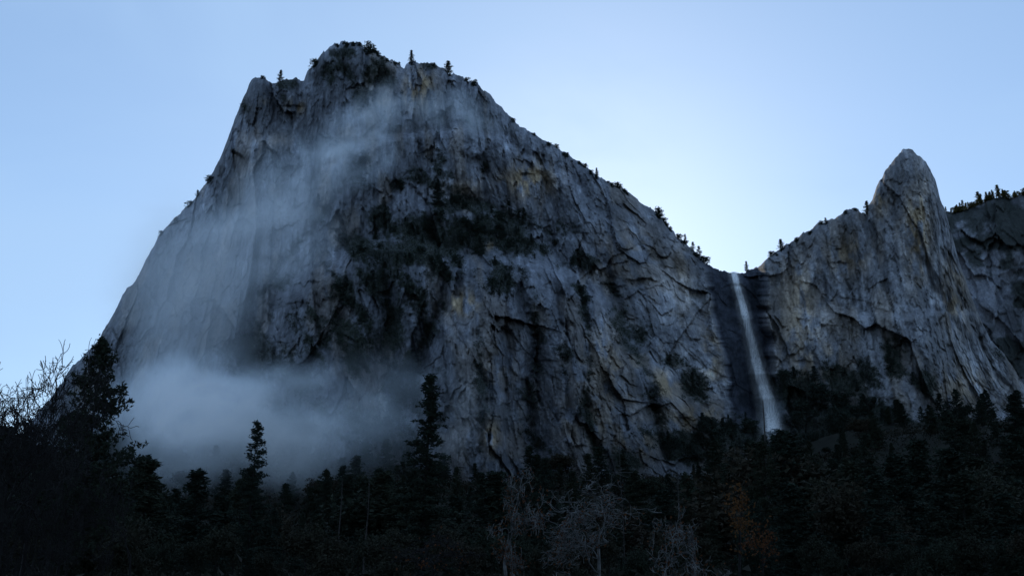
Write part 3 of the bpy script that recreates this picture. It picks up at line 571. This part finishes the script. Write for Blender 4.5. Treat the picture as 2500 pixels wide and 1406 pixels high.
def mist(px,py,Y,r,dens,label,rot=0,scale=1.6,lo=.3,hi=.62,em=.16,name='mist_bank'):
    me=ball(); me.materials.append(mat_mist(dens,scale,lo,hi,px*.013,r,em)); o=bpy.data.objects.new(name,me); C.objects.link(o); o.location=at(px,py,Y); o.scale=r; o.rotation_euler=(0,rot,0); tag(o,label,'mist',kind='stuff')
mist(460,980,760,(98,55,54),.058,'dense pale mist bank drifting at the left foot of the cliff',scale=1.0,lo=.28,hi=.64,em=.18)
mist(700,985,770,(125,50,50),.024,'thinner tongue of mist trailing right from the dense bank',rot=.1,scale=1.2,lo=.36,hi=.66,em=.12)
mist(960,1010,700,(110,40,60),.008,'faint mist fading out before the centre buttress',scale=1.2,lo=.34,hi=.66,em=.1)
mist(620,1095,640,(150,50,40),.022,'low dim mist over the treetops under the dense bank',scale=1.0,lo=.25,hi=.66,em=.05)
mist(465,770,930,(120,60,180),.016,'thin veil of mist over the lower left face of the cliff',scale=.7,lo=.1,hi=.66,em=.15)
mist(680,550,930,(100,50,150),.012,'thin veil of mist over the middle left face of the cliff',rot=.45,scale=1.0,lo=.2,hi=.68,em=.15)
mist(840,375,930,(145,45,58),.025,'wisp of mist crossing the upper face below the summit',rot=-.65,scale=1.5,lo=.36,hi=.68,em=.2)
mist(1080,275,980,(115,40,42),.018,'faint wisp of mist high on the right side of the summit',rot=.2,scale=1.5,lo=.36,hi=.68,em=.17)
mist(1888,1015,1060,(24,24,34),.02,'spray mist drifting at the foot of the waterfall')
# ---------------------------------------------------------------- light and sky
SEL,SAZ=math.radians(20),math.radians(4)
w=bpy.data.worlds.new('World'); bpy.context.scene.world=w; w.use_nodes=True; N=w.node_tree.nodes; L=w.node_tree.links; N.clear()
o=N.new('ShaderNodeOutputWorld'); bg=N.new('ShaderNodeBackground'); sk=N.new('ShaderNodeTexSky'); sk.sky_type='NISHITA'; sk.sun_disc=False; sk.sun_elevation=SEL; sk.sun_rotation=SAZ; sk.air_density=1.0; sk.dust_density=.3; sk.ozone_density=1.5
bg.inputs['Strength'].default_value=.135
ti=N.new('ShaderNodeMix'); ti.data_type='RGBA'; ti.blend_type='MULTIPLY'; ti.inputs['Factor'].default_value=1; ti.inputs['B'].default_value=(.83,.96,1.11,1); L.new(sk.outputs[0],ti.inputs['A'])
tc=N.new('ShaderNodeTexCoord'); mp=N.new('ShaderNodeMapping'); mp.inputs['Scale'].default_value=(1,1,2.2); mp.inputs['Rotation'].default_value=(0,.5,0); L.new(tc.outputs['Generated'],mp.inputs[0])
nz=N.new('ShaderNodeTexNoise'); nz.inputs['Scale'].default_value=2.2; nz.inputs['Detail'].default_value=5; nz.inputs['Roughness'].default_value=.5; nz.inputs['Distortion'].default_value=.5; L.new(mp.outputs[0],nz.inputs['Vector'])
mr=N.new('ShaderNodeMapRange'); mr.interpolation_type='SMOOTHSTEP'; mr.inputs['From Min'].default_value=.35; mr.inputs['From Max'].default_value=.7; mr.inputs['To Min'].default_value=.44; mr.inputs['To Max'].default_value=.8; L.new(nz.outputs['Fac'],mr.inputs['Value'])
hz=N.new('ShaderNodeMix'); hz.data_type='RGBA'; L.new(mr.outputs[0],hz.inputs['Factor']); L.new(ti.outputs['Result'],hz.inputs['A']); hz.inputs['B'].default_value=(3.2,4.8,7.1,1)
L.new(hz.outputs['Result'],bg.inputs[0]); L.new(bg.outputs[0],o.inputs[0])
s=bpy.data.lights.new('sun','SUN'); s.energy=2.5; s.angle=math.radians(.5); s.color=(1,.88,.7); so=bpy.data.objects.new('sun',s); C.objects.link(so)
dv=Vector((math.sin(SAZ)*math.cos(SEL),math.cos(SAZ)*math.cos(SEL),math.sin(SEL))); so.rotation_euler=dv.to_track_quat('Z','Y').to_euler()
cd=bpy.data.cameras.new('camera'); cd.lens=35; cd.sensor_width=36; cd.clip_end=30000; cam=bpy.data.objects.new('camera',cd); C.objects.link(cam); cam.location=(0,0,CZ); cam.rotation_euler=(math.radians(90)+PIT,0,0); bpy.context.scene.camera=cam
sc=bpy.context.scene; sc.view_settings.view_transform='Standard'; sc.view_settings.look='None'; sc.view_settings.exposure=0
